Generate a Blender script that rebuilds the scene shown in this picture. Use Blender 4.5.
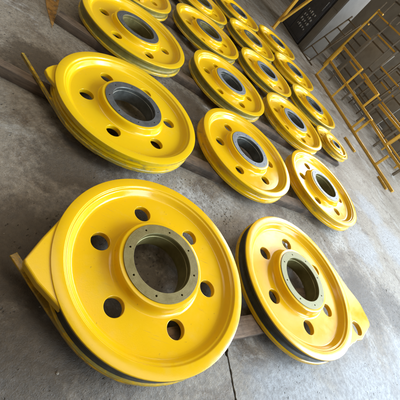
import bpy, bmesh, math, random
from mathutils import Matrix, Vector, noise
random.seed(7)
scene = bpy.context.scene
COL = scene.collection
for o in list(bpy.data.objects): bpy.data.objects.remove(o)
R = math.radians

# ------------------------------------------------------------------ camera
TH, RO = R(37.88777), R(46.47115)
fw = Vector((0, math.cos(TH), -math.sin(TH)))
rt0 = Vector((1, 0, 0)); up0 = rt0.cross(fw)
rt = math.cos(RO)*rt0 + math.sin(RO)*up0
up = -math.sin(RO)*rt0 + math.cos(RO)*up0
cam = bpy.data.cameras.new('camera'); co = bpy.data.objects.new('camera', cam); COL.objects.link(co)
M3 = Matrix((rt, up, -fw)).transposed()
co.matrix_world = Matrix.Translation((0, 0, 1.621)) @ M3.to_4x4()
cam.sensor_width = 36; cam.sensor_fit = 'HORIZONTAL'; cam.lens = 36*304.851/400
cam.clip_start = 0.05; cam.clip_end = 200
scene.camera = co

# ------------------------------------------------------------------ light: dim hall, bright high windows in the far wall
w = bpy.data.worlds.new('World'); scene.world = w; w.use_nodes = True
bg = w.node_tree.nodes['Background']
bg.inputs[0].default_value = (1.0, 0.86, 0.66, 1); bg.inputs[1].default_value = 0.15
def area(name, loc, target, sx, sy, power, color):
    l = bpy.data.lights.new(name, 'AREA'); l.shape = 'RECTANGLE'; l.size = sx; l.size_y = sy
    l.energy = power; l.color = color
    o = bpy.data.objects.new(name, l); COL.objects.link(o); o.location = loc
    o.rotation_euler = (Vector(target)-Vector(loc)).to_track_quat('-Z', 'Y').to_euler()
    return o
WD = Vector((math.cos(R(-46.32)), math.sin(R(-46.32)), 0)); WN = Vector((-WD.y, WD.x, 0))   # along / across the frames
WB = Vector((-0.19, 10.35, 0)) + WN*6.4                                                    # foot of the far wall
for i, s in enumerate((-1.0, 3.2, 7.4)):
    p = WB + WD*s - WN*0.25 + Vector((0, 0, 6.0))
    area('window_light', p, p - WN*5, 3.4, 7.0, (850, 420, 420)[i], (0.96, 0.98, 1.0))
area('overhead_fill_light', (6.2, 2.2, 8.6), (2.6, 3.0, 0), 3.4, 12.0, 380, (1.0, 0.90, 0.72))  # added overhead fill, out of view, for soft light from the right
area('overhead_fill_light', (-4.2, 2.2, 8.6), (-3.2, 2.6, 0), 2.4, 10.0, 210, (1.0, 0.90, 0.74))  # weaker warm fill added overhead on the left, also unseen
area('low_fill_light', (6.2, 1.4, 2.6), (2.9, 2.6, 0.0), 3.0, 3.4, 400, (0.60, 0.79, 1.0))  # unseen bluish fill added to brighten the floor at lower right
area('side_fill_light', (8.8, 7.0, 5.6), (2.4, 2.4, 0.4), 3.6, 5.6, 1450, (0.60, 0.79, 1.0))  # added bluish fill, out of view, for glare on the right floor
vs = scene.view_settings
vs.view_transform = 'Standard'; vs.look = 'None'; vs.exposure = -0.02; vs.gamma = 1.0; vs.use_curve_mapping = False

# ------------------------------------------------------------------ materials
class NT:
    def __init__(s, name):
        s.m = bpy.data.materials.new(name); s.m.use_nodes = True; s.t = s.m.node_tree
        s.b = s.t.nodes['Principled BSDF']
    def n(s, typ, **k):
        x = s.t.nodes.new(typ)
        for a, v in k.items(): setattr(x, a, v)
        return x
    def l(s, a, b): s.t.links.new(a, b)
    def tc(s, out='Object'): return s.n('ShaderNodeTexCoord').outputs[out]
    def noise(s, vec, scale, detail=5, rough=.6, dist=0):
        x = s.n('ShaderNodeTexNoise'); x.inputs['Scale'].default_value = scale
        x.inputs['Detail'].default_value = detail; x.inputs['Roughness'].default_value = rough
        x.inputs['Distortion'].default_value = dist
        s.l(vec, x.inputs['Vector']); return x.outputs['Fac']
    def ramp(s, fac, stops):
        x = s.n('ShaderNodeValToRGB'); e = x.color_ramp.elements
        while len(e) < len(stops): e.new(.5)
        for i, (p, c) in enumerate(stops):
            e[i].position = p; e[i].color = c if len(c) == 4 else (*c, 1)
        s.l(fac, x.inputs[0]); return x.outputs[0]
    def mix(s, fac, a, b, mode='MIX'):
        x = s.n('ShaderNodeMix', data_type='RGBA', blend_type=mode)
        for v, i in ((fac, x.inputs['Factor']), (a, x.inputs['A']), (b, x.inputs['B'])):
            if hasattr(v, 'links'): s.l(v, i)
            elif isinstance(v, (int, float)): i.default_value = v
            else: i.default_value = (*v, 1)
        return x.outputs['Result']
    def math(s, op, a, b=None, clamp=False):
        x = s.n('ShaderNodeMath', operation=op); x.use_clamp = clamp
        for v, i in ((a, x.inputs[0]), (b, x.inputs[1])):
            if v is None: continue
            if hasattr(v, 'links'): s.l(v, i)
            else: i.default_value = v
        return x.outputs[0]
    def bump(s, h, strength, dist=.01):
        x = s.n('ShaderNodeBump'); x.inputs['Strength'].default_value = strength; x.inputs['Distance'].default_value = dist
        s.l(h, x.inputs['Height']); s.l(x.outputs[0], s.b.inputs['Normal'])
    def set(s, **k):
        for a, v in k.items():
            i = s.b.inputs[a.replace('_', ' ')]
            if hasattr(v, 'links'): s.l(v, i)
            else: i.default_value = (*v, 1) if isinstance(v, tuple) and len(v) == 3 else v
        return s

def paint(name, wear=0.0, under=(.17, .135, .04), ochre=False):
    m = NT(name); c = m.tc()
    at = m.n('ShaderNodeAttribute', attribute_type='OBJECT', attribute_name='tint').outputs['Fac']
    off = m.n('ShaderNodeVectorMath', operation='ADD'); m.l(c, off.inputs[0])
    cx = m.n('ShaderNodeCombineXYZ'); m.l(m.math('MULTIPLY', at, 37.0), cx.inputs[0]); m.l(cx.outputs[0], off.inputs[1]); v = off.outputs[0]
    col = m.mix(at, (.79, .425, .003), (.79, .51, .003))
    if ochre: col = m.mix(at, (.64, .34, .035), (.64, .38, .03))
    col = m.mix(m.ramp(m.noise(v, 2.6, 4), [(.35, (0, 0, 0)), (.7, (1, 1, 1))]), col, m.mix(.14, col, (.66, .36, .01)))
    # thin dust and dry overspray
    col = m.mix(m.ramp(m.noise(v, 9, 8, .7), [(.55, (0, 0, 0)), (.8, (.13, .13, .13))]), col, (.55, .46, .26))
    # sparse specks of dirt
    col = m.mix(m.ramp(m.noise(v, 60, 2, .5), [(.73, (0, 0, 0)), (.77, (.5, .5, .5))]), col, (.28, .17, .03))
    # hair-thin rub marks
    st = m.n('ShaderNodeMapping'); st.inputs['Scale'].default_value = (2.2, 55, 2.2); st.inputs['Rotation'].default_value = (0, 0, .7); m.l(v, st.inputs[0])
    col = m.mix(m.math('MULTIPLY', m.ramp(m.noise(st.outputs[0], 3, 3, .5, .3), [(.66, (0, 0, 0)), (.72, (.5,)*3)]), m.ramp(m.noise(v, 4, 3), [(.45, (0, 0, 0)), (.6, (1, 1, 1))])), col, (.42, .25, .05))
    rgh = m.ramp(m.noise(v, 7, 6, .65), [(.38, (.11,)*3), (.52, (.17,)*3), (.72, (.30,)*3)])
    if wear > 0:
        sc = m.n('ShaderNodeMapping'); sc.inputs['Scale'].default_value = (1, 1, 3.2); m.l(v, sc.inputs[0])
        k = m.ramp(m.noise(sc.outputs[0], 11, 7, .72, .4), [(.60-.2*wear, (0, 0, 0)), (.74-.2*wear, (.8, .8, .8))])
        und = m.mix(m.noise(v, 30, 4), under, tuple(x*2.1 for x in under))
        col = m.mix(k, col, und)
    # orange-peel of sprayed paint over turned / cast steel
    m.set(Base_Color=col, Roughness=rgh, Specular_IOR_Level=.5, Coat_Weight=0.0)
    h = m.math('ADD', m.math('MULTIPLY', m.noise(v, 260, 2), .4), m.math('MULTIPLY', m.noise(v, 16, 3), 1.0))
    m.bump(h, .09, .006)
    return m.m
def steel(name, a, b, rough, metal=.6, scale=18):
    m = NT(name); c = m.tc()
    f = m.noise(c, scale, 7, .7)
    f2 = m.noise(c, scale*5, 3, .6)
    col = m.mix(m.ramp(f, [(.35, (0, 0, 0)), (.68, (1, 1, 1))]), a, b)
    col = m.mix(m.ramp(f2, [(.6, (0, 0, 0)), (.75, (.35,)*3)]), col, tuple(x*.45 for x in a))
    ln = m.n('ShaderNodeVectorMath', operation='LENGTH'); fx = m.n('ShaderNodeVectorMath', operation='MULTIPLY'); m.l(c, fx.inputs[0]); fx.inputs[1].default_value = (1, 1, 0); m.l(fx.outputs[0], ln.inputs[0])
    cr = m.n('ShaderNodeCombineXYZ'); m.l(ln.outputs['Value'], cr.inputs[0])
    turn = m.noise(cr.outputs[0], 240, 3, .6)
    col = m.mix(m.ramp(turn, [(.35, (.42,)*3), (.65, (0, 0, 0))]), col, tuple(x*.5 for x in a))
    col = m.mix(m.ramp(m.noise(c, 6, 8, .72, 1.0), [(.56, (0, 0, 0)), (.70, (.55,)*3)]), col, (.16, .10, .05))
    m.set(Base_Color=col, Metallic=metal, Roughness=m.ramp(f, [(.3, (rough*.8,)*3), (.7, (min(1, rough*1.3),)*3)]))
    m.bump(m.math('ADD', f2, turn), .2, .003)
    return m.m
def wood(name, a, b):
    m = NT(name); c = m.tc()
    mp = m.n('ShaderNodeMapping'); mp.inputs['Scale'].default_value = (1.2, 14, 14); m.l(c, mp.inputs[0])
    f = m.noise(mp.outputs[0], 3.0, 8, .7, .6); g = m.noise(c, 5, 6, .65)
    col = m.mix(m.ramp(f, [(.3, (0, 0, 0)), (.72, (1, 1, 1))]), a, b)
    col = m.mix(m.ramp(g, [(.44, (0, 0, 0)), (.64, (.8,)*3)]), col, (.045, .033, .024))
    m.set(Base_Color=col, Roughness=.8); m.bump(f, .6, .012)
    return m.m
def concrete():
    m = NT('concrete'); c = m.tc()
    big = m.noise(c, .55, 6, .6, .3); mid = m.noise(c, 2.6, 9, .68, .5); fine = m.noise(c, 28, 8, .72); grit = m.noise(c, 150, 3, .6)
    col = m.ramp(big, [(.3, (.235, .185, .13)), (.5, (.335, .285, .22)), (.72, (.43, .385, .32))])
    col = m.mix(m.ramp(mid, [(.36, (.9,)*3), (.49, (0, 0, 0))]), col, (.15, .105, .065))            # oily stains
    col = m.mix(m.ramp(m.noise(c, 1.7, 10, .75, 1.2), [(.54, (0, 0, 0)), (.64, (.75,)*3)]), col, (.56, .54, .50))  # dusty spalls
    # spalled strip
    def blob(x, y, r, s):
        vd = m.n('ShaderNodeVectorMath', operation='DISTANCE'); m.l(c, vd.inputs[0]); vd.inputs[1].default_value = (x, y, 0)
        d = m.math('ADD', vd.outputs['Value'], m.math('MULTIPLY', m.math('SUBTRACT', m.noise(c, 7, 8, .7), .5), s))
        x_ = m.n('ShaderNodeMapRange'); m.l(d, x_.inputs[0]); x_.inputs[1].default_value = r; x_.inputs[2].default_value = r*.55
        return x_.outputs[0]
    for (x, y, r) in ((.06, 2.09, .20), (-.16, 1.98, .15), (.20, 2.26, .15), (1.45, 3.6, .3)):
        col = m.mix(m.math('MULTIPLY', blob(x, y, r, .55), m.ramp(fine, [(.35, (.1,)*3), (.6, (.9,)*3)])), col, (.50, .49, .46))
    sp_ = m.noise(c, 75, 5, .7)
    col = m.mix(m.ramp(sp_, [(.52, (0, 0, 0)), (.66, (.4,)*3)]), col, (.52, .50, .46))
    for (x, y, r) in ((1.5, 1.25, .55), (2.3, 1.75, .75), (2.9, 2.6, .6), (1.95, 4.0, .45), (2.7, 4.9, .55), (2.1, 5.3, .4)):  # pale dust, with bluish light on the right painted into the floor colour
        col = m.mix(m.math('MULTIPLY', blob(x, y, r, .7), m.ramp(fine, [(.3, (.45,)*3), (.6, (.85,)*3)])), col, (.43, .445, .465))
    for (x, y, r) in ((.0, .40, .42), (-.45, .70, .44), (-.2, 1.45, .34), (-.75, 1.35, .34), (.11, 1.14, .2), (-.9, 3.1, .4), (-1.7, 1.75, .3), (-.1, 3.0, .35), (2.0, 3.0, .42), (2.55, 3.3, .4), (1.0, 1.75, .3)):  # brown stains, partly floor shade painted into the colour
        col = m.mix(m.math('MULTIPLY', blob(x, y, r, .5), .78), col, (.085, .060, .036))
    col = m.mix(m.ramp(fine, [(.36, (.8,)*3), (.62, (0, 0, 0))]), col, m.mix(.6, col, (.05, .045, .04)))
    col = m.mix(m.ramp(grit, [(.62, (0, 0, 0)), (.72, (.45,)*3)]), col, (.09, .08, .07))
    # small pits, denser in some areas
    vo = m.n('ShaderNodeTexVoronoi'); vo.inputs['Scale'].default_value = 60; vo.inputs['Randomness'].default_value = 1
    wv = m.n('ShaderNodeMapping'); wv.inputs['Rotation'].default_value = (0, 0, .5); wv.inputs['Scale'].default_value = (1, .55, 1)
    dn = m.n('ShaderNodeTexNoise'); dn.inputs['Scale'].default_value = 40; m.l(c, dn.inputs['Vector'])
    wa = m.n('ShaderNodeVectorMath', operation='MULTIPLY_ADD'); m.l(dn.outputs['Color'], wa.inputs[0]); wa.inputs[1].default_value = (.02, .02, 0); m.l(c, wa.inputs[2])
    m.l(wa.outputs[0], wv.inputs[0]); m.l(wv.outputs[0], vo.inputs['Vector'])
    sep = m.n('ShaderNodeSeparateColor'); m.l(vo.outputs['Color'], sep.inputs[0])
    rad = m.math('MULTIPLY', m.math('SUBTRACT', sep.outputs[0], .35, True), m.math('MULTIPLY', m.ramp(m.noise(c, 1.3, 4), [(.35, (0, 0, 0)), (.62, (1, 1, 1))]), .75))
    pit = m.math('MULTIPLY', m.math('SUBTRACT', rad, vo.outputs['Distance']), 9.0, True)
    col = m.mix(m.math('MULTIPLY', pit, .8), col, (.055, .047, .038))
    rg = m.ramp(m.noise(c, 2.1, 8, .7, .6), [(.35, (.27,)*3), (.65, (.58,)*3)])
    m.set(Base_Color=col, Roughness=rg, Specular_IOR_Level=.5)
    h = m.math('SUBTRACT', m.math('ADD', m.math('MULTIPLY', fine, .6), m.math('ADD', m.math('MULTIPLY', grit, .25), m.math('MULTIPLY', mid, 1.2))), m.math('MULTIPLY', pit, .9))
    m.bump(h, .6, .02)
    return m.m
def plain(name, a, b, rough=.6, scale=4, metal=0):
    m = NT(name); c = m.tc(); f = m.noise(c, scale, 8, .68, .4)
    col = m.mix(m.ramp(f, [(.32, (0, 0, 0)), (.7, (1, 1, 1))]), a, b)
    m.set(Base_Color=col, Roughness=rough, Metallic=metal); m.bump(f, .2, .01)
    return m.m

MT = dict(
    paint=paint('yellow_gloss_paint'), worn=paint('yellow_paint_chipped', .35), scuffed=paint('yellow_paint_scuffed', .8, (.20, .18, .06)),
    dark_groove=steel('dark_groove_steel', (.06, .052, .035), (.12, .105, .07), .5, .3),
    olive_groove=steel('olive_groove_steel', (.24, .20, .045), (.42, .31, .045), .42, .15),
    tail_olive=paint('weathered_olive_yellow', .95, (.13, .10, .035)),
    ring_olive=steel('olive_machined_ring', (.21, .165, .055), (.29, .235, .09), .44, .3),
    ring_pale=steel('pale_green_machined_ring', (.30, .29, .15), (.40, .385, .22), .46, .25),
    ring_dark=steel('dark_machined_ring', (.09, .092, .09), (.16, .16, .155), .46, .25),
    ring_grey=steel('grey_machined_ring', (.24, .26, .29), (.36, .38, .40), .46, .25),
    bore_olive=steel('olive_bore_steel', (.19, .155, .05), (.30, .25, .09), .38, .4, 9),
    bore_grey=steel('grey_bore_steel', (.13, .13, .11), (.25, .25, .22), .38, .65, 9),
    wood=wood('old_timber', (.09, .06, .04), (.24, .165, .105)), wood_pink=wood('raw_timber', (.18, .115, .075), (.36, .25, .17)),
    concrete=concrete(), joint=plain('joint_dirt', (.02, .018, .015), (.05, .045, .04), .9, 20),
    rail=paint('yellow_rail_paint', .3, (.16, .09, .035), True),
    dsteel=plain('dark_rack_steel', (.075, .055, .034), (.17, .12, .065), .55, 9),
    navy=plain('dark_navy_steel', (.03, .03, .034), (.065, .06, .06), .5, 6),
    gpanel=plain('grey_sheet', (.25, .225, .185), (.38, .35, .30), .55, 2.2),
    locker=plain('locker_paint', (.13, .115, .095), (.19, .172, .145), .5, 2.5),
    wall=plain('wall_plaster', (.28, .245, .20), (.42, .38, .31), .85, .8),
    orange=plain('orange_floor_paint', (.42, .20, .03), (.30, .17, .06), .6, 12),
    bright=steel('bright_steel', (.55, .56, .58), (.72, .72, .72), .25, .9),
)

# ------------------------------------------------------------------ helpers
def obj(name, me, mat, parent=None, tint=None):
    o = bpy.data.objects.new(name, me); COL.objects.link(o)
    if not me.materials: me.materials.append(mat)
    elif me.materials[0] != mat:
        o.material_slots[0].link = 'OBJECT'; o.material_slots[0].material = mat
    if parent: o.parent = parent
    if tint is not None: o['tint'] = tint
    return o
def tag(o, label=None, cat=None, group=None, kind=None):
    for k, v in (('label', label), ('category', cat), ('group', group), ('kind', kind)):
        if v: o[k] = v
    return o
def empty(name, loc=(0, 0, 0), rz=0):
    o = bpy.data.objects.new(name, None); COL.objects.link(o); o.location = loc; o.rotation_euler = (0, 0, rz); o.empty_display_size = .1
    return o
def finish(me, ang=32):
    for p in me.polygons: p.use_smooth = True
    me.set_sharp_from_angle(angle=R(ang)); return me
def lathe(name, prof, n=112, ang=32):
    vs_, fs = [], []
    for (r, z) in prof:
        for i in range(n):
            a = 2*math.pi*i/n; vs_.append((r*math.cos(a), r*math.sin(a), z))
    for j in range(len(prof)-1):
        for i in range(n):
            k = (i+1) % n; fs.append((j*n+i, j*n+k, (j+1)*n+k, (j+1)*n+i))
    me = bpy.data.meshes.new(name); me.from_pydata(vs_, [], fs)
    bm = bmesh.new(); bm.from_mesh(me); bmesh.ops.recalc_face_normals(bm, faces=bm.faces); bm.to_mesh(me); bm.free()
    return finish(me, ang)
def flat_plate(name, loops, z0, z1, bev=0.0, ang=14):
    """plate between z0 and z1 from outline loops (first outer, others holes), edges eased by bev"""
    cu = bpy.data.curves.new(name, 'CURVE'); cu.dimensions = '2D'; cu.fill_mode = 'BOTH'
    for L in loops:
        sp = cu.splines.new('POLY'); sp.points.add(len(L)-1); sp.use_cyclic_u = True
        for p, q in zip(sp.points, L): p.co = (q[0], q[1], 0, 1)
    cu.extrude = (z1-z0)/2-bev; cu.bevel_depth = bev; cu.bevel_resolution = 2; cu.offset = -bev
    t = bpy.data.objects.new('tmp', cu); COL.objects.link(t)
    dg = bpy.context.evaluated_depsgraph_get(); me = bpy.data.meshes.new_from_object(t.evaluated_get(dg))
    bpy.data.objects.remove(t); me.name = name
    me.transform(Matrix.Translation((0, 0, (z0+z1)/2)))
    me.materials.clear()
    bm = bmesh.new(); bm.from_mesh(me); bmesh.ops.remove_doubles(bm, verts=bm.verts, dist=1e-5); bmesh.ops.recalc_face_normals(bm, faces=bm.faces); bm.to_mesh(me); bm.free()
    return finish(me, ang)
def circ(r, n, cx=0, cy=0): return [(cx+r*math.cos(2*math.pi*i/n), cy+r*math.sin(2*math.pi*i/n)) for i in range(n)]
def box_me(name, sx, sy, sz, bev=.004, origin=(0, 0, 0), rough=0.0, cuts=0, seed=0):
    bm = bmesh.new(); bmesh.ops.create_cube(bm, size=1)
    for v in bm.verts: v.co = Vector((v.co.x*sx, v.co.y*sy, v.co.z*sz))
    if cuts:
        es = [e for e in bm.edges if abs((e.verts[0].co-e.verts[1].co).x) > sx*.5]
        bmesh.ops.subdivide_edges(bm, edges=es, cuts=cuts, use_grid_fill=True)
    if bev: bmesh.ops.bevel(bm, geom=[e for e in bm.edges if e.calc_face_angle(0) > .5], offset=bev, segments=2, profile=.6, affect='EDGES')
    for v in bm.verts:
        if rough:
            nv = noise.noise_vector(v.co*6+Vector((seed*7.1, 0, 0)))*rough; end = abs(v.co.x) > sx*.49
            v.co += Vector((nv.x*(6 if end else 1), nv.y, nv.z*.6))
        v.co += Vector(origin)
    me = bpy.data.meshes.new(name); bm.to_mesh(me); bm.free(); return finish(me)
def bar_me(name, a, b, t, w=None, bev=.004):
    """square tube from a to b"""
    a, b = Vector(a), Vector(b); d = b-a; me = box_me(name, d.length, w or t, t, bev)
    q = d.to_track_quat('X', 'Z'); me.transform(Matrix.Translation((a+b)/2) @ q.to_matrix().to_4x4()); return me

# ------------------------------------------------------------------ the setting
K = 1.2                       # wheel diameter in metres
RIM = .216                    # height of the rim's upper face above the floor
fl = obj('floor', box_me('floor', 70, 70, .1, 0, (0, 15, -.065)), MT['joint']); tag(fl, kind='structure')
# concrete slabs with an open joint running across the front of the hall
ja = Vector((.79, 1.23)); jd = (Vector((1.0, 1.01))-ja).normalized(); jn = Vector((-jd.y, jd.x))
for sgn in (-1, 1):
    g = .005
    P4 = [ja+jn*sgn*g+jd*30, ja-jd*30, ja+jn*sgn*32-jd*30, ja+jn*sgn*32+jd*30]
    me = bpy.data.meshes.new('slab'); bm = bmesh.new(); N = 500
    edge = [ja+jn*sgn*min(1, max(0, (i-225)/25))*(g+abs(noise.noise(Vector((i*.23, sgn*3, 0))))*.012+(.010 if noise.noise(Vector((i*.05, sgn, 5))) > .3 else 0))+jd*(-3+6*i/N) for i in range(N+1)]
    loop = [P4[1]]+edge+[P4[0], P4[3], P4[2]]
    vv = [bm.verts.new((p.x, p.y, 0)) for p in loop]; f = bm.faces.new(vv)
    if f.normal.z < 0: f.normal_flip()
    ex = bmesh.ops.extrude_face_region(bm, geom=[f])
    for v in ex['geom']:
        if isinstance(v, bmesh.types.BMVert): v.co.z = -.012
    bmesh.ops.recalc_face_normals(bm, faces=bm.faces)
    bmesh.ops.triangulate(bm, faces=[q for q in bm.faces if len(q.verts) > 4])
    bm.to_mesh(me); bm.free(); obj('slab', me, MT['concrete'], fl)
# far wall
wall = obj('wall', box_me('wall', 60, .3, 12, 0, (0, .15, 6)), MT['wall']); wall.location = WB; wall.rotation_euler = (0, 0, R(-46.32)); tag(wall, kind='structure')

# ------------------------------------------------------------------ wheels
def sc(prof): return [(r*K, z*K) for r, z in prof]
ME = {}
ME['rim'] = lathe('rim', sc([(.398, -.0462), (.405, -.0455), (.411, -.0435), (.416, -.0395), (.4215, -.0325), (.4275, -.0235), (.4325, -.0155), (.4355, -.0125), (.4395, -.0112), (.4435, -.0106), (.446, -.0085), (.449, -.0028), (.4515, -.0006), (.455, 0), (.4955, 0), (.4982, -.0009), (.4993, -.0026), (.4995, -.008)]))
ME['groove'] = lathe('groove', sc([(.4995, -.008), (.4995, -.021), (.498, -.0245), (.494, -.0265), (.482, -.030), (.475, -.035), (.472, -.042), (.472, -.062), (.475, -.069), (.482, -.074), (.494, -.0775)]))
ME['lower_flange'] = lathe('lower_flange', sc([(.494, -.0775), (.500, -.079), (.5025, -.082), (.5025, -.100), (.499, -.1035), (.490, -.1045), (.430, -.1045), (.425, -.100), (.415, -.080), (.405, -.0765)]))
NARROW = lathe('groove', sc([(.4995, -.008), (.4995, -.030), (.4975, -.0325), (.488, -.036), (.484, -.040), (.488, -.044), (.4975, -.047), (.499, -.050), (.499, -.058), (.496, -.0605), (.488, -.063), (.484, -.066), (.488, -.069), (.497, -.0725), (.494, -.0775)]))
holes = [circ(.0455*K, 40, .302*K*math.cos(R(60*i)), .302*K*math.sin(R(60*i))) for i in range(6)]
ME['web'] = flat_plate('web', [circ(.404*K, 112), circ(.235*K, 96)]+holes, -.077*K, -.046*K, .0035)
ME['hub'] = lathe('hub', sc([(.252, -.0466), (.246, -.0454), (.239, -.0425), (.233, -.037), (.2295, -.029), (.2275, -.018), (.226, -.006), (.2245, .002), (.2215, .0055), (.216, .007), (.200, .007)]), 96)
ring_holes = [circ(.0052*K, 14, .178*K*math.cos(R(45*i)), .178*K*math.sin(R(45*i))) for i in range(8)]
ME['hub_ring'] = flat_plate('hub_ring', [circ(.2035*K, 96), circ(.1545*K, 96)]+ring_holes, -.012*K, .0115*K, .0012)
ME['ring_backing'] = lathe('ring_backing', sc([(.199, -.0125), (.157, -.0125)]), 48)
ME['bore'] = lathe('bore', sc([(.1555, .0095), (.153, .006), (.1525, -.016), (.150, -.018), (.150, -.090), (.1535, -.092), (.1535, -.106), (.200, -.106), (.235, -.100), (.240, -.0775)]), 96)

def make_wheel(cx, cy, rot, tint, ring, bore, groove, flange, label, z=RIM, scale=1.0, narrow=False, tilt=(0, 0), group='yellow wheels laid out in rows'):
    t = empty('grooved_wheel', (cx*K, cy*K, z)); t.rotation_euler = (R(tilt[0]), R(tilt[1]), R(rot)); t.scale = (scale,)*3
    tag(t, label, 'wheel', group)
    for nm, m in (('rim', 'paint'), ('groove', groove), ('lower_flange', flange), ('web', 'paint'), ('hub', 'paint'), ('hub_ring', ring), ('bore', bore)):
        me = NARROW if (nm == 'groove' and narrow) else ME[nm]
        obj(nm, me, MT[m], t, tint)
    hr = [c for c in t.children if c.name.startswith('hub_ring')][0]
    obj('ring_backing', ME['ring_backing'], MT['dark_groove'], hr)
    return t

W = {}
def wh(k, *a, **kw): W[k] = make_wheel(*a, **kw)
wh('A', .094, .952, 26.5, .4, 'ring_olive', 'bore_olive', 'dark_groove', 'scuffed', 'largest nearest yellow wheel at lower left, olive hub ring, side lug')
wh('B', .869, 1.717, 6.5, .2, 'ring_pale', 'bore_olive', 'dark_groove', 'worn', 'yellow wheel with pale green hub ring and a lug with a hole')
wh('C', -.772, 1.700, 49.5, .85, 'ring_dark', 'bore_grey', 'worn', 'scuffed', 'lemon yellow wheel with chipped narrow grooves and small lug above the largest wheel', narrow=True)
wh('D', -.019, 2.527, 42, .45, 'ring_grey', 'bore_grey', 'worn', 'worn', 'yellow wheel in the middle of the second row, right of the chipped lugged wheel')
wh('E', .821, 3.277, 30.6, .35, 'ring_grey', 'bore_olive', 'worn', 'worn', 'yellow wheel at right end of second row with white glare on its web')
wh('F', -1.517, 2.594, 36, .7, 'ring_dark', 'bore_olive', 'olive_groove', 'scuffed', 'yellow wheel cut by top edge, at left end of third row, olive scuffed groove')
wh('G', -.714, 3.390, 36, .55, 'ring_grey', 'bore_grey', 'olive_groove', 'scuffed', 'second wheel of third row, right of the wheel cut by top edge')
wh('H', .101, 4.146, 26, .4, 'ring_grey', 'bore_grey', 'worn', 'scuffed', 'third wheel of third row, directly behind the white glared wheel')
wh('I', -1.513, 4.114, 47, .5, 'ring_dark', 'bore_olive', 'olive_groove', 'scuffed', 'whole yellow wheel near top edge at left end of fourth row')
wh('J', -.696, 4.828, 12, .45, 'ring_grey', 'bore_grey', 'olive_groove', 'worn', 'yellow wheel in the middle of the fourth row')
wh('N', .169, 5.510, 22, .5, 'ring_dark', 'bore_grey', 'olive_groove', 'worn', 'yellow wheel at right end of fourth row beside the yellow railing')
wh('K', -1.355, 5.613, 31, .55, 'ring_dark', 'bore_olive', 'olive_groove', 'worn', 'yellow wheel in the middle of the fifth row')
wh('M', -.534, 6.312, 5, .4, 'ring_dark', 'bore_grey', 'worn', 'worn', 'yellow wheel at right end of fifth row')
wh('O', -1.262, 7.041, 17, .5, 'ring_dark', 'bore_grey', 'worn', 'worn', 'farthest yellow wheel, near the dark cabinet')
wh('Q', -2.170, 4.900, 40, .5, 'ring_dark', 'bore_olive', 'olive_groove', 'scuffed', 'wheel cut by top edge at left end of fifth row, olive groove')
wh('P', -2.060, 6.320, 10, .5, 'ring_dark', 'bore_grey', 'olive_groove', 'worn', 'wheel cut by top edge left of the farthest wheel')
wh('S', -2.270, 3.340, 25, .5, 'ring_dark', 'bore_grey', 'olive_groove', 'scuffed', 'wheel whose lower rim just shows at the top edge above the third row')
wh('T', .735, 4.855, 15, .5, 'ring_dark', 'bore_grey', 'scuffed', 'scuffed', 'smaller yellow wheel at right end of third row', z=RIM-.03, scale=.66, group=None)

# lugs and tails (local polar coordinates: radius in wheel diameters, world angle)
def pol(r, a, wheel): a = R(a)-wheel.rotation_euler.z; return (r*K*math.cos(a), r*K*math.sin(a))
def arc(r, a0, a1, n, wheel): return [pol(r, a0+(a1-a0)*i/n, wheel) for i in range(n+1)]
def lug(name, wheel, pts, z0, z1, mat, tint, bev=.004, holes=()):
    me = flat_plate(name, [pts]+list(holes), z0*K, z1*K, bev); return obj(name, me, MT[mat], wheel, tint)
A = W['A']
a1 = lug('lug', A, [pol(.4985, -161, A), pol(.500, -153, A), pol(.537, -141, A), pol(.588, -130.5, A), pol(.586, -128.8, A), pol(.550, -121, A), pol(.514, -113, A), pol(.4985, -108, A)]+arc(.484, -108, -161, 14, A), -.052, -.0045, 'paint', .4, .010)
def tail(wheel, pts_out, width, z0, z1, mat, tint):
    inner = []
    for i, p in enumerate(pts_out):
        q0, q1 = Vector(pts_out[max(0, i-1)]), Vector(pts_out[min(len(pts_out)-1, i+1)]); d = (q1-q0).normalized(); n = Vector((-d.y, d.x))
        if n.dot(Vector(p)) > 0: n = -n
        inner.append(tuple(Vector(p)+n*width))
    return lug('tail_strip', wheel, list(pts_out)+inner[::-1], z0, z1, mat, tint, .002)
def tangent_tail(r, atip, rtip, a_end, wheel, sign, n=24):
    # straight line from the tip to the tangent point on the flange, then along the flange
    da = math.degrees(math.acos(r/rtip)); at = atip+sign*da
    tip = Vector(pol(rtip, atip, wheel)); tp = Vector(pol(r, at, wheel))
    return [tuple(tip.lerp(tp, i/6)) for i in range(6)]+arc(r, at, a_end, n, wheel)
tail(A, tangent_tail(.5045, -135.4, .626, -62, A, +1), .034, -.1035, -.090, 'tail_olive', .15)
Bw = W['B']
lug('lug', Bw, arc(.486, 62, -28, 30, Bw)+[pol(.4985, -26, Bw), pol(.4995, -18, Bw), pol(.520, -9, Bw), pol(.541, -5, Bw), pol(.553, -1.5, Bw), pol(.60, 3, Bw), pol(.668, 14, Bw), pol(.708, 18.5, Bw), pol(.717, 21, Bw), pol(.705, 24, Bw), pol(.665, 32, Bw), pol(.620, 37, Bw), pol(.575, 42, Bw), pol(.545, 48, Bw), pol(.520, 57, Bw), pol(.4985, 64, Bw)],
    -.034, -.0012, 'paint', .2, .006, holes=[[(c[0]+pol(.549, 8.5, Bw)[0], c[1]+pol(.549, 8.5, Bw)[1]) for c in circ(.047*K, 32)]])
bb = lathe('bolt', [(.0001, .012), (.014, .012), (.017, .008), (.017, -.03), (.04, -.031), (.04, -.036), (.0001, -.036)], 18)
bo = obj('bolt', bb, MT['ring_grey'], Bw); _p = pol(.302, 126.5, Bw); bo.location = (_p[0], _p[1], -.058*K)
Cw = W['C']
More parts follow.
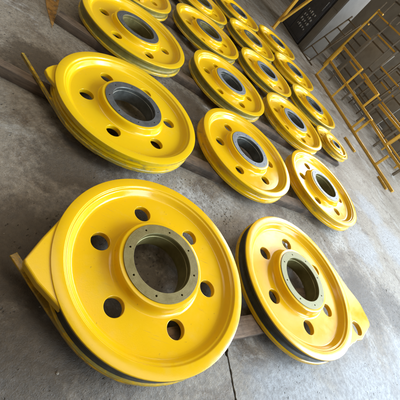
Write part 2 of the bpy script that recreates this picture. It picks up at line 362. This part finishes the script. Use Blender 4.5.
lug('lug', Cw, [pol(.4985, -148, Cw), pol(.525, -143, Cw), pol(.545, -138.5, Cw), pol(.553, -135, Cw), pol(.535, -130, Cw), pol(.4985, -124, Cw)]+arc(.484, -124, -148, 8, Cw), -.04, -.012, 'paint', .85, .008)
tail(Cw, tangent_tail(.5045, -149, .705, -70, Cw, +1), .020, -.1035, -.081, 'tail_olive', .7)

wh('U', .775, 4.68, 40, .5, 'ring_dark', 'bore_grey', 'worn', 'worn', 'smallest yellow wheel, lying on the smaller wheel at end of third row', z=.252, scale=.42, group=None)

# ------------------------------------------------------------------ timber beams under the rows
def beam(p, q, h, wd, label, mat='wood', z=0, seed=0):
    p, q = Vector((p[0]*K, p[1]*K, 0)), Vector((q[0]*K, q[1]*K, 0)); d = q-p
    o = obj('timber_beam', box_me('timber_beam', d.length, wd, h, .006, (0, 0, h/2), .006, 14, seed), MT[mat])
    o.location = (p+q)/2+Vector((0, 0, z)); o.rotation_euler = (0, 0, math.atan2(d.y, d.x))
    tag(o, label, 'beam', 'timber beams under the wheels'); return o
BH = .088
beam((.36, .76), (1.0, 1.55), BH, .13, 'raw timber beam bridging the two nearest wheels', 'wood_pink', seed=1)
beam((.86, 1.60), (1.22, 2.02), BH, .12, 'timber beam under the wheel with the holed lug', 'wood', seed=2)
beam((-1.55, 1.05), (-.70, 1.60), BH, .075, 'weathered beam end sticking out left of the chipped lugged wheel', 'wood', seed=3)
beam((-.62, 1.64), (-.02, 2.10), BH, .12, 'timber beam bridging first and second wheels of the second row', 'wood', seed=4)
beam((.12, 2.22), (.95, 2.98), BH, .12, 'timber beam bridging second and third wheels of the second row', 'wood', seed=5)
beam((-1.80, 1.98), (-1.20, 2.30), BH, .11, 'grey beam end sticking out left of third row, near orange paint mark', 'wood', seed=6)
beam((-1.40, 2.58), (-.62, 3.08), BH, .13, 'timber beam bridging first and second wheels of the third row', 'wood', seed=7)
beam((-.60, 3.10), (.30, 3.80), BH, .13, 'timber beam bridging second and third wheels of the third row', 'wood', seed=8)
beam((.05, 3.95), (1.02, 4.72), BH-.03, .12, 'timber beam reaching to the smaller wheel at end of third row', 'wood', seed=9)
beam((-2.4, 3.25), (-1.3, 4.12), BH, .13, 'timber beam at left end of the fourth row', 'wood', seed=10)
beam((-1.42, 4.00), (-.55, 4.72), BH, .13, 'timber beam bridging first and second wheels of the fourth row', 'wood', seed=11)
beam((-.70, 4.62), (.40, 5.50), BH, .13, 'timber beam under right end of the fourth row', 'wood', seed=12)
beam((-2.4, 4.55), (-1.15, 5.60), BH, .13, 'timber beam at left of the fifth row', 'wood', seed=13)
beam((-1.35, 5.45), (-.35, 6.30), BH, .13, 'timber beam under right end of the fifth row', 'wood', seed=14)
beam((-2.3, 6.05), (-1.05, 7.10), BH, .13, 'timber beam under the farthest wheel', 'wood', seed=15)

# orange paint mark on the floor
mo = MT['orange']; nt = mo.node_tree; tcn = nt.nodes.new('ShaderNodeTexCoord'); nz = nt.nodes.new('ShaderNodeTexNoise'); nz.inputs['Scale'].default_value = 16; nz.inputs['Detail'].default_value = 8
rp = nt.nodes.new('ShaderNodeValToRGB'); rp.color_ramp.elements[0].position = .34; rp.color_ramp.elements[1].position = .56
nt.links.new(tcn.outputs['Object'], nz.inputs['Vector']); nt.links.new(nz.outputs['Fac'], rp.inputs[0]); nt.links.new(rp.outputs[0], nt.nodes['Principled BSDF'].inputs['Alpha'])
pm = flat_plate('paint_mark', [[(-2.53, 2.55), (-2.33, 2.41), (-2.16, 2.31), (-2.05, 2.24), (-2.14, 2.34), (-2.34, 2.55), (-2.57, 2.78)]], .003, .0045)
tag(obj('paint_mark', pm, MT['orange']), 'tapering orange paint mark on the floor at the top left', 'paint mark')

# ------------------------------------------------------------------ yellow railing, racks and cabinet beyond the rows
FP = Vector((-.19, 10.35, 0))
def fpt(s, z, off=0): p = FP+WD*s+WN*off; return (p.x, p.y, z)
def frame(name, label, cat, bars, mat, t, off=0, group=None):
    e = empty(name, fpt(bars[0][1], 0, off)); tag(e, label, cat, group); base = e.location
    for i, b in enumerate(bars):
        nm, s0, z0, s1, z1 = b[:5]; o2 = b[5] if len(b) > 5 else 0; tt = b[6] if len(b) > 6 else t; mm = b[7] if len(b) > 7 else mat
        a = Vector(fpt(s0, z0, off))-base; c = Vector(fpt(s1, z1, off+o2))-base
        obj(nm, bar_me(nm, a, c, tt), MT[mm], e, .05)
    return e
h = .03
frame('railing', 'yellow steel railing with open square bays, first beyond the wheels', 'railing', [
    ('rail', -.22, h, 4.30, h), ('post', -.20, h, -.20, 1.03), ('rail', -.18, .53, 2.42, .50), ('rail', -.18, 1.0, .93, 1.0),
    ('post', .92, .05, .92, 1.0), ('rail', 1.09, .97, 1.93, .93), ('post', 1.91, .50, 1.91, .91), ('post', 2.22, .05, 2.22, .40), ('post', 2.40, .05, 2.40, .50),
    ('rail', 2.44, .47, 3.45, .43), ('post', 3.22, .45, 3.22, .84), ('rail', 2.18, .82, 3.20, .84), ('post', 3.50, .05, 3.50, .36), ('rail', 3.45, .42, 5.6, .42), ('post', 4.6, .42, 4.6, .9)],
    'rail', .058)
def bay_rack(label, off, s0, posts, step, levels, mat, t, yellow=(), pmat=None, pw=None):
    bars = []
    for i in range(posts):
        s = s0+i*step
        bars.append(('post', s, .02, s, levels[-1]+.06, 0, pw or t, pmat or mat))
    for j, zl in enumerate(levels):
        for i in range(posts-1):
            if (i*7+j*5+int(off*3)) % 6 == 0: continue
            y = (i, j) in yellow
            bars.append(('rail', s0+i*step+(pw or t)*.52, zl, s0+(i+1)*step-(pw or t)*.52, zl, 0, t, 'rail' if y else mat))
    return frame('rack', label, 'rack', bars, mat, t, off, 'steel racks beyond the railing')
bay_rack('rack with thick brown posts and ochre rails right behind the yellow railing', .95, -.62, 7, 1.02, (.35, .80, 1.30, 1.75), 'rail', .04, ((0, 1), (1, 3), (2, 1), (3, 2), (3, 3), (4, 0), (4, 2), (1, 0), (5, 3)), 'dsteel', .06)
bay_rack('second steel rack behind the railing with yellow top bays', 2.0, -2.5, 9, .82, (.45, 1.0, 1.55, 2.15), 'dsteel', .045, ((0, 2), (0, 3), (1, 3), (3, 3), (4, 3), (6, 2), (2, 2), (3, 1), (5, 2), (5, 3), (7, 3)))
bay_rack('third brown steel rack seen through the yellow topped rack', 3.3, -4.0, 10, .95, (.5, 1.15, 1.9, 2.6), 'dsteel', .05, ((2, 3), (3, 3), (4, 2), (5, 3), (6, 2), (7, 3), (8, 1)))
bay_rack('farthest steel rack in front of the wall', 4.7, -5.2, 11, 1.05, (.6, 1.4, 2.2, 3.0), 'dsteel', .05, ((6, 3),))
# yellow uprights of the second rack's upper tier
frame('tall_frame', 'narrow yellow upright with bent top standing among the dark racks', 'frame', [('post', -2.42, .02, -2.40, 1.80), ('rail', -2.38, 1.78, -2.20, 1.78)], 'rail', .05, 1.85)
frame('tall_frame', 'yellow upright with short arm, taller one among the dark racks', 'frame', [('post', -2.1, .02, -2.1, 2.24), ('rail', -2.07, 2.2, -1.8, 2.2)], 'rail', .05, 1.62)
# dark ladder-like frame leaning at the near end of the railing
frame('ladder_frame', 'dark ladder-like steel frame leaning at the left end of the yellow railing', 'frame', [
    ('side_bar', -1.62, .02, -1.02, 1.62), ('side_bar', -1.05, .02, -.50, 1.62), ('rung', -1.46, .35, -.94, .35), ('rung', -1.30, .78, -.80, .78), ('rung', -1.15, 1.18, -.66, 1.18), ('rung', -1.06, 1.5, -.55, 1.5),
    ('brace', -.95, .30, -.80, 1.40, .12), ('foot', -1.7, .02, -.9, .02, .1)], 'dsteel', .034, .12)
frame('tall_frame', 'rusty ladder-like frame standing between first and second racks', 'frame', [('side_bar', .2, .02, .35, 2.0), ('side_bar', .75, .02, .9, 2.0)]+[('rung', .24+.076*k, .4+.4*k*.9, .76+.076*k, .4+.4*k*.9) for k in range(5)], 'dsteel', .04, 1.5)
frame('tall_frame', 'ochre upright pair with cross bar standing before the second rack, toward right edge', 'frame', [('post', 2.3, .02, 2.3, 1.7), ('post', 3.0, .02, 3.0, 1.7), ('rail', 2.33, 1.6, 2.97, 1.6), ('rail', 2.33, .9, 2.97, .9)], 'rail', .045, 1.55)
# grey sheets stored upright between the racks
def sheet(label, off, s0, s1, z0, z1, lean):
    e = Vector(fpt((s0+s1)/2, z0, off)); o = obj('grey_sheet', box_me('grey_sheet', s1-s0, .03, z1-z0, .004, (0, 0, (z1-z0)/2)), MT['gpanel'])
    o.location = e; o.rotation_euler = (R(lean), 0, R(-46.32)); tag(o, label, 'sheet', 'grey sheets stored upright'); return o
sheet('grey sheet leaning behind the second rack, nearest the dark cabinet', 2.35, -2.3, -.9, .02, 1.7, -4)
sheet('grey sheet leaning behind the second rack, middle one', 2.40, -.7, .9, .02, 1.5, -5)
sheet('grey sheet leaning behind the second rack, rightmost', 2.38, 1.2, 2.8, .02, 1.35, -4)
sheet('tall grey sheet leaning behind the third rack', 3.7, -3.6, -1.6, .02, 2.4, -3)
sheet('grey sheet behind the third rack toward the right', 3.7, -1.2, 1.0, .02, 2.0, -4)
# grey cabinet column and dark cabinet
gc = empty('grey_locker', (-1.55, 11.95, 0), R(-46.32)); tag(gc, 'tall narrow pale grey locker beside the dark cabinet', 'locker')
obj('body', box_me('body', .42, .60, 2.3, .01, (.22, .31, 1.17)), MT['locker'], gc)
obj('door', box_me('door', .36, .012, 1.30, .004, (.22, .003, .72)), MT['locker'], gc); obj('door', box_me('door', .36, .012, .78, .004, (.22, .003, 1.83)), MT['locker'], gc)
obj('plinth', box_me('plinth', .40, .56, .05, .004, (.22, .31, .022)), MT['dsteel'], gc)
cb = empty('dark_cabinet', (-1.62, 12.0, 0), R(-46.32)); tag(cb, 'dark navy tool cabinet with rows of bright fittings', 'cabinet')
obj('body', box_me('body', 1.9, .7, 2.2, .012, (-.97, .36, 1.12)), MT['navy'], cb)
obj('door', box_me('door', .88, .016, 2.0, .004, (-.50, .0, 1.12)), MT['navy'], cb); obj('door', box_me('door', .88, .016, 2.0, .004, (-1.42, 0, 1.12)), MT['navy'], cb)
kn = lathe('fitting', [(.0001, .035), (.016, .035), (.022, .028), (.022, 0)], 14); kn.transform(Matrix.Rotation(R(90), 4, 'X'))
for i in range(5):
    for j in range(4):
        o = obj('fitting', kn, MT['bright'], cb); o.location = (-.20-.13*i, -.008, .42+.16*j+.02*((i*3+j) % 2)); q = .8+.5*((i*5+j*3) % 4)/3; o.scale = (q*.9, q, q*1.9)
obj('handle', bar_me('handle', (-.06, -.05, 1.15), (-.06, -.05, 1.45), .025), MT['bright'], cb)
# yellow props
pr = empty('prop_stand', (-2.32, 10.79, 0)); tag(pr, 'yellow V shaped steel prop standing before the dark cabinet', 'prop')
obj('post', bar_me('post', (0, 0, 0), (.02, .02, 1.9), .085), MT['rail'], pr, .1); obj('brace', bar_me('brace', (.06, -.05, .30), (.62, -.50, 1.9), .07), MT['rail'], pr, .1)
obj('foot_plate', box_me('foot_plate', .16, .16, .012, .002, (0, 0, .007)), MT['rail'], pr, .1)
def offcut(p, q, label):
    b = (Vector(p)+Vector(q))/2; o = obj('steel_offcut', bar_me('steel_offcut', Vector(p)-b, Vector(q)-b, .045), MT['rail'], None, .1); o.location = b; tag(o, label, 'offcut', 'yellow offcuts on the floor')
offcut((1.24, 7.55, .025), (1.58, 7.28, .025), 'short yellow steel offcut on floor before the railing, nearer the smaller wheel')
offcut((2.34, 7.30, .025), (2.58, 7.02, .025), 'short yellow steel offcut on floor at the near end of the railing')

# crumbs of concrete and grit on the floor
bm = bmesh.new(); rnd = random.Random(3)
for i in range(520):
    if i < 200: x, y = rnd.gauss(.06, .22), rnd.gauss(2.08, .16)
    else: x, y = rnd.uniform(-2.3, 3.2), rnd.uniform(.2, 5.0)
    r = rnd.choice((.002, .002, .003, .003, .004, .006))*rnd.uniform(.8, 1.4)
    m4 = Matrix.Translation((x, y, r*.4)) @ Matrix.Rotation(rnd.uniform(0, 6), 4, 'Z') @ Matrix.Diagonal((r*rnd.uniform(.7, 1.6), r, r*.6, 1))
    g = bmesh.ops.create_icosphere(bm, subdivisions=1, radius=1, matrix=m4)
me = bpy.data.meshes.new('floor_grit'); bm.to_mesh(me); bm.free()
tag(obj('floor_grit', me, MT['gpanel']), 'small crumbs of grit scattered over the concrete floor', 'grit', kind='stuff')
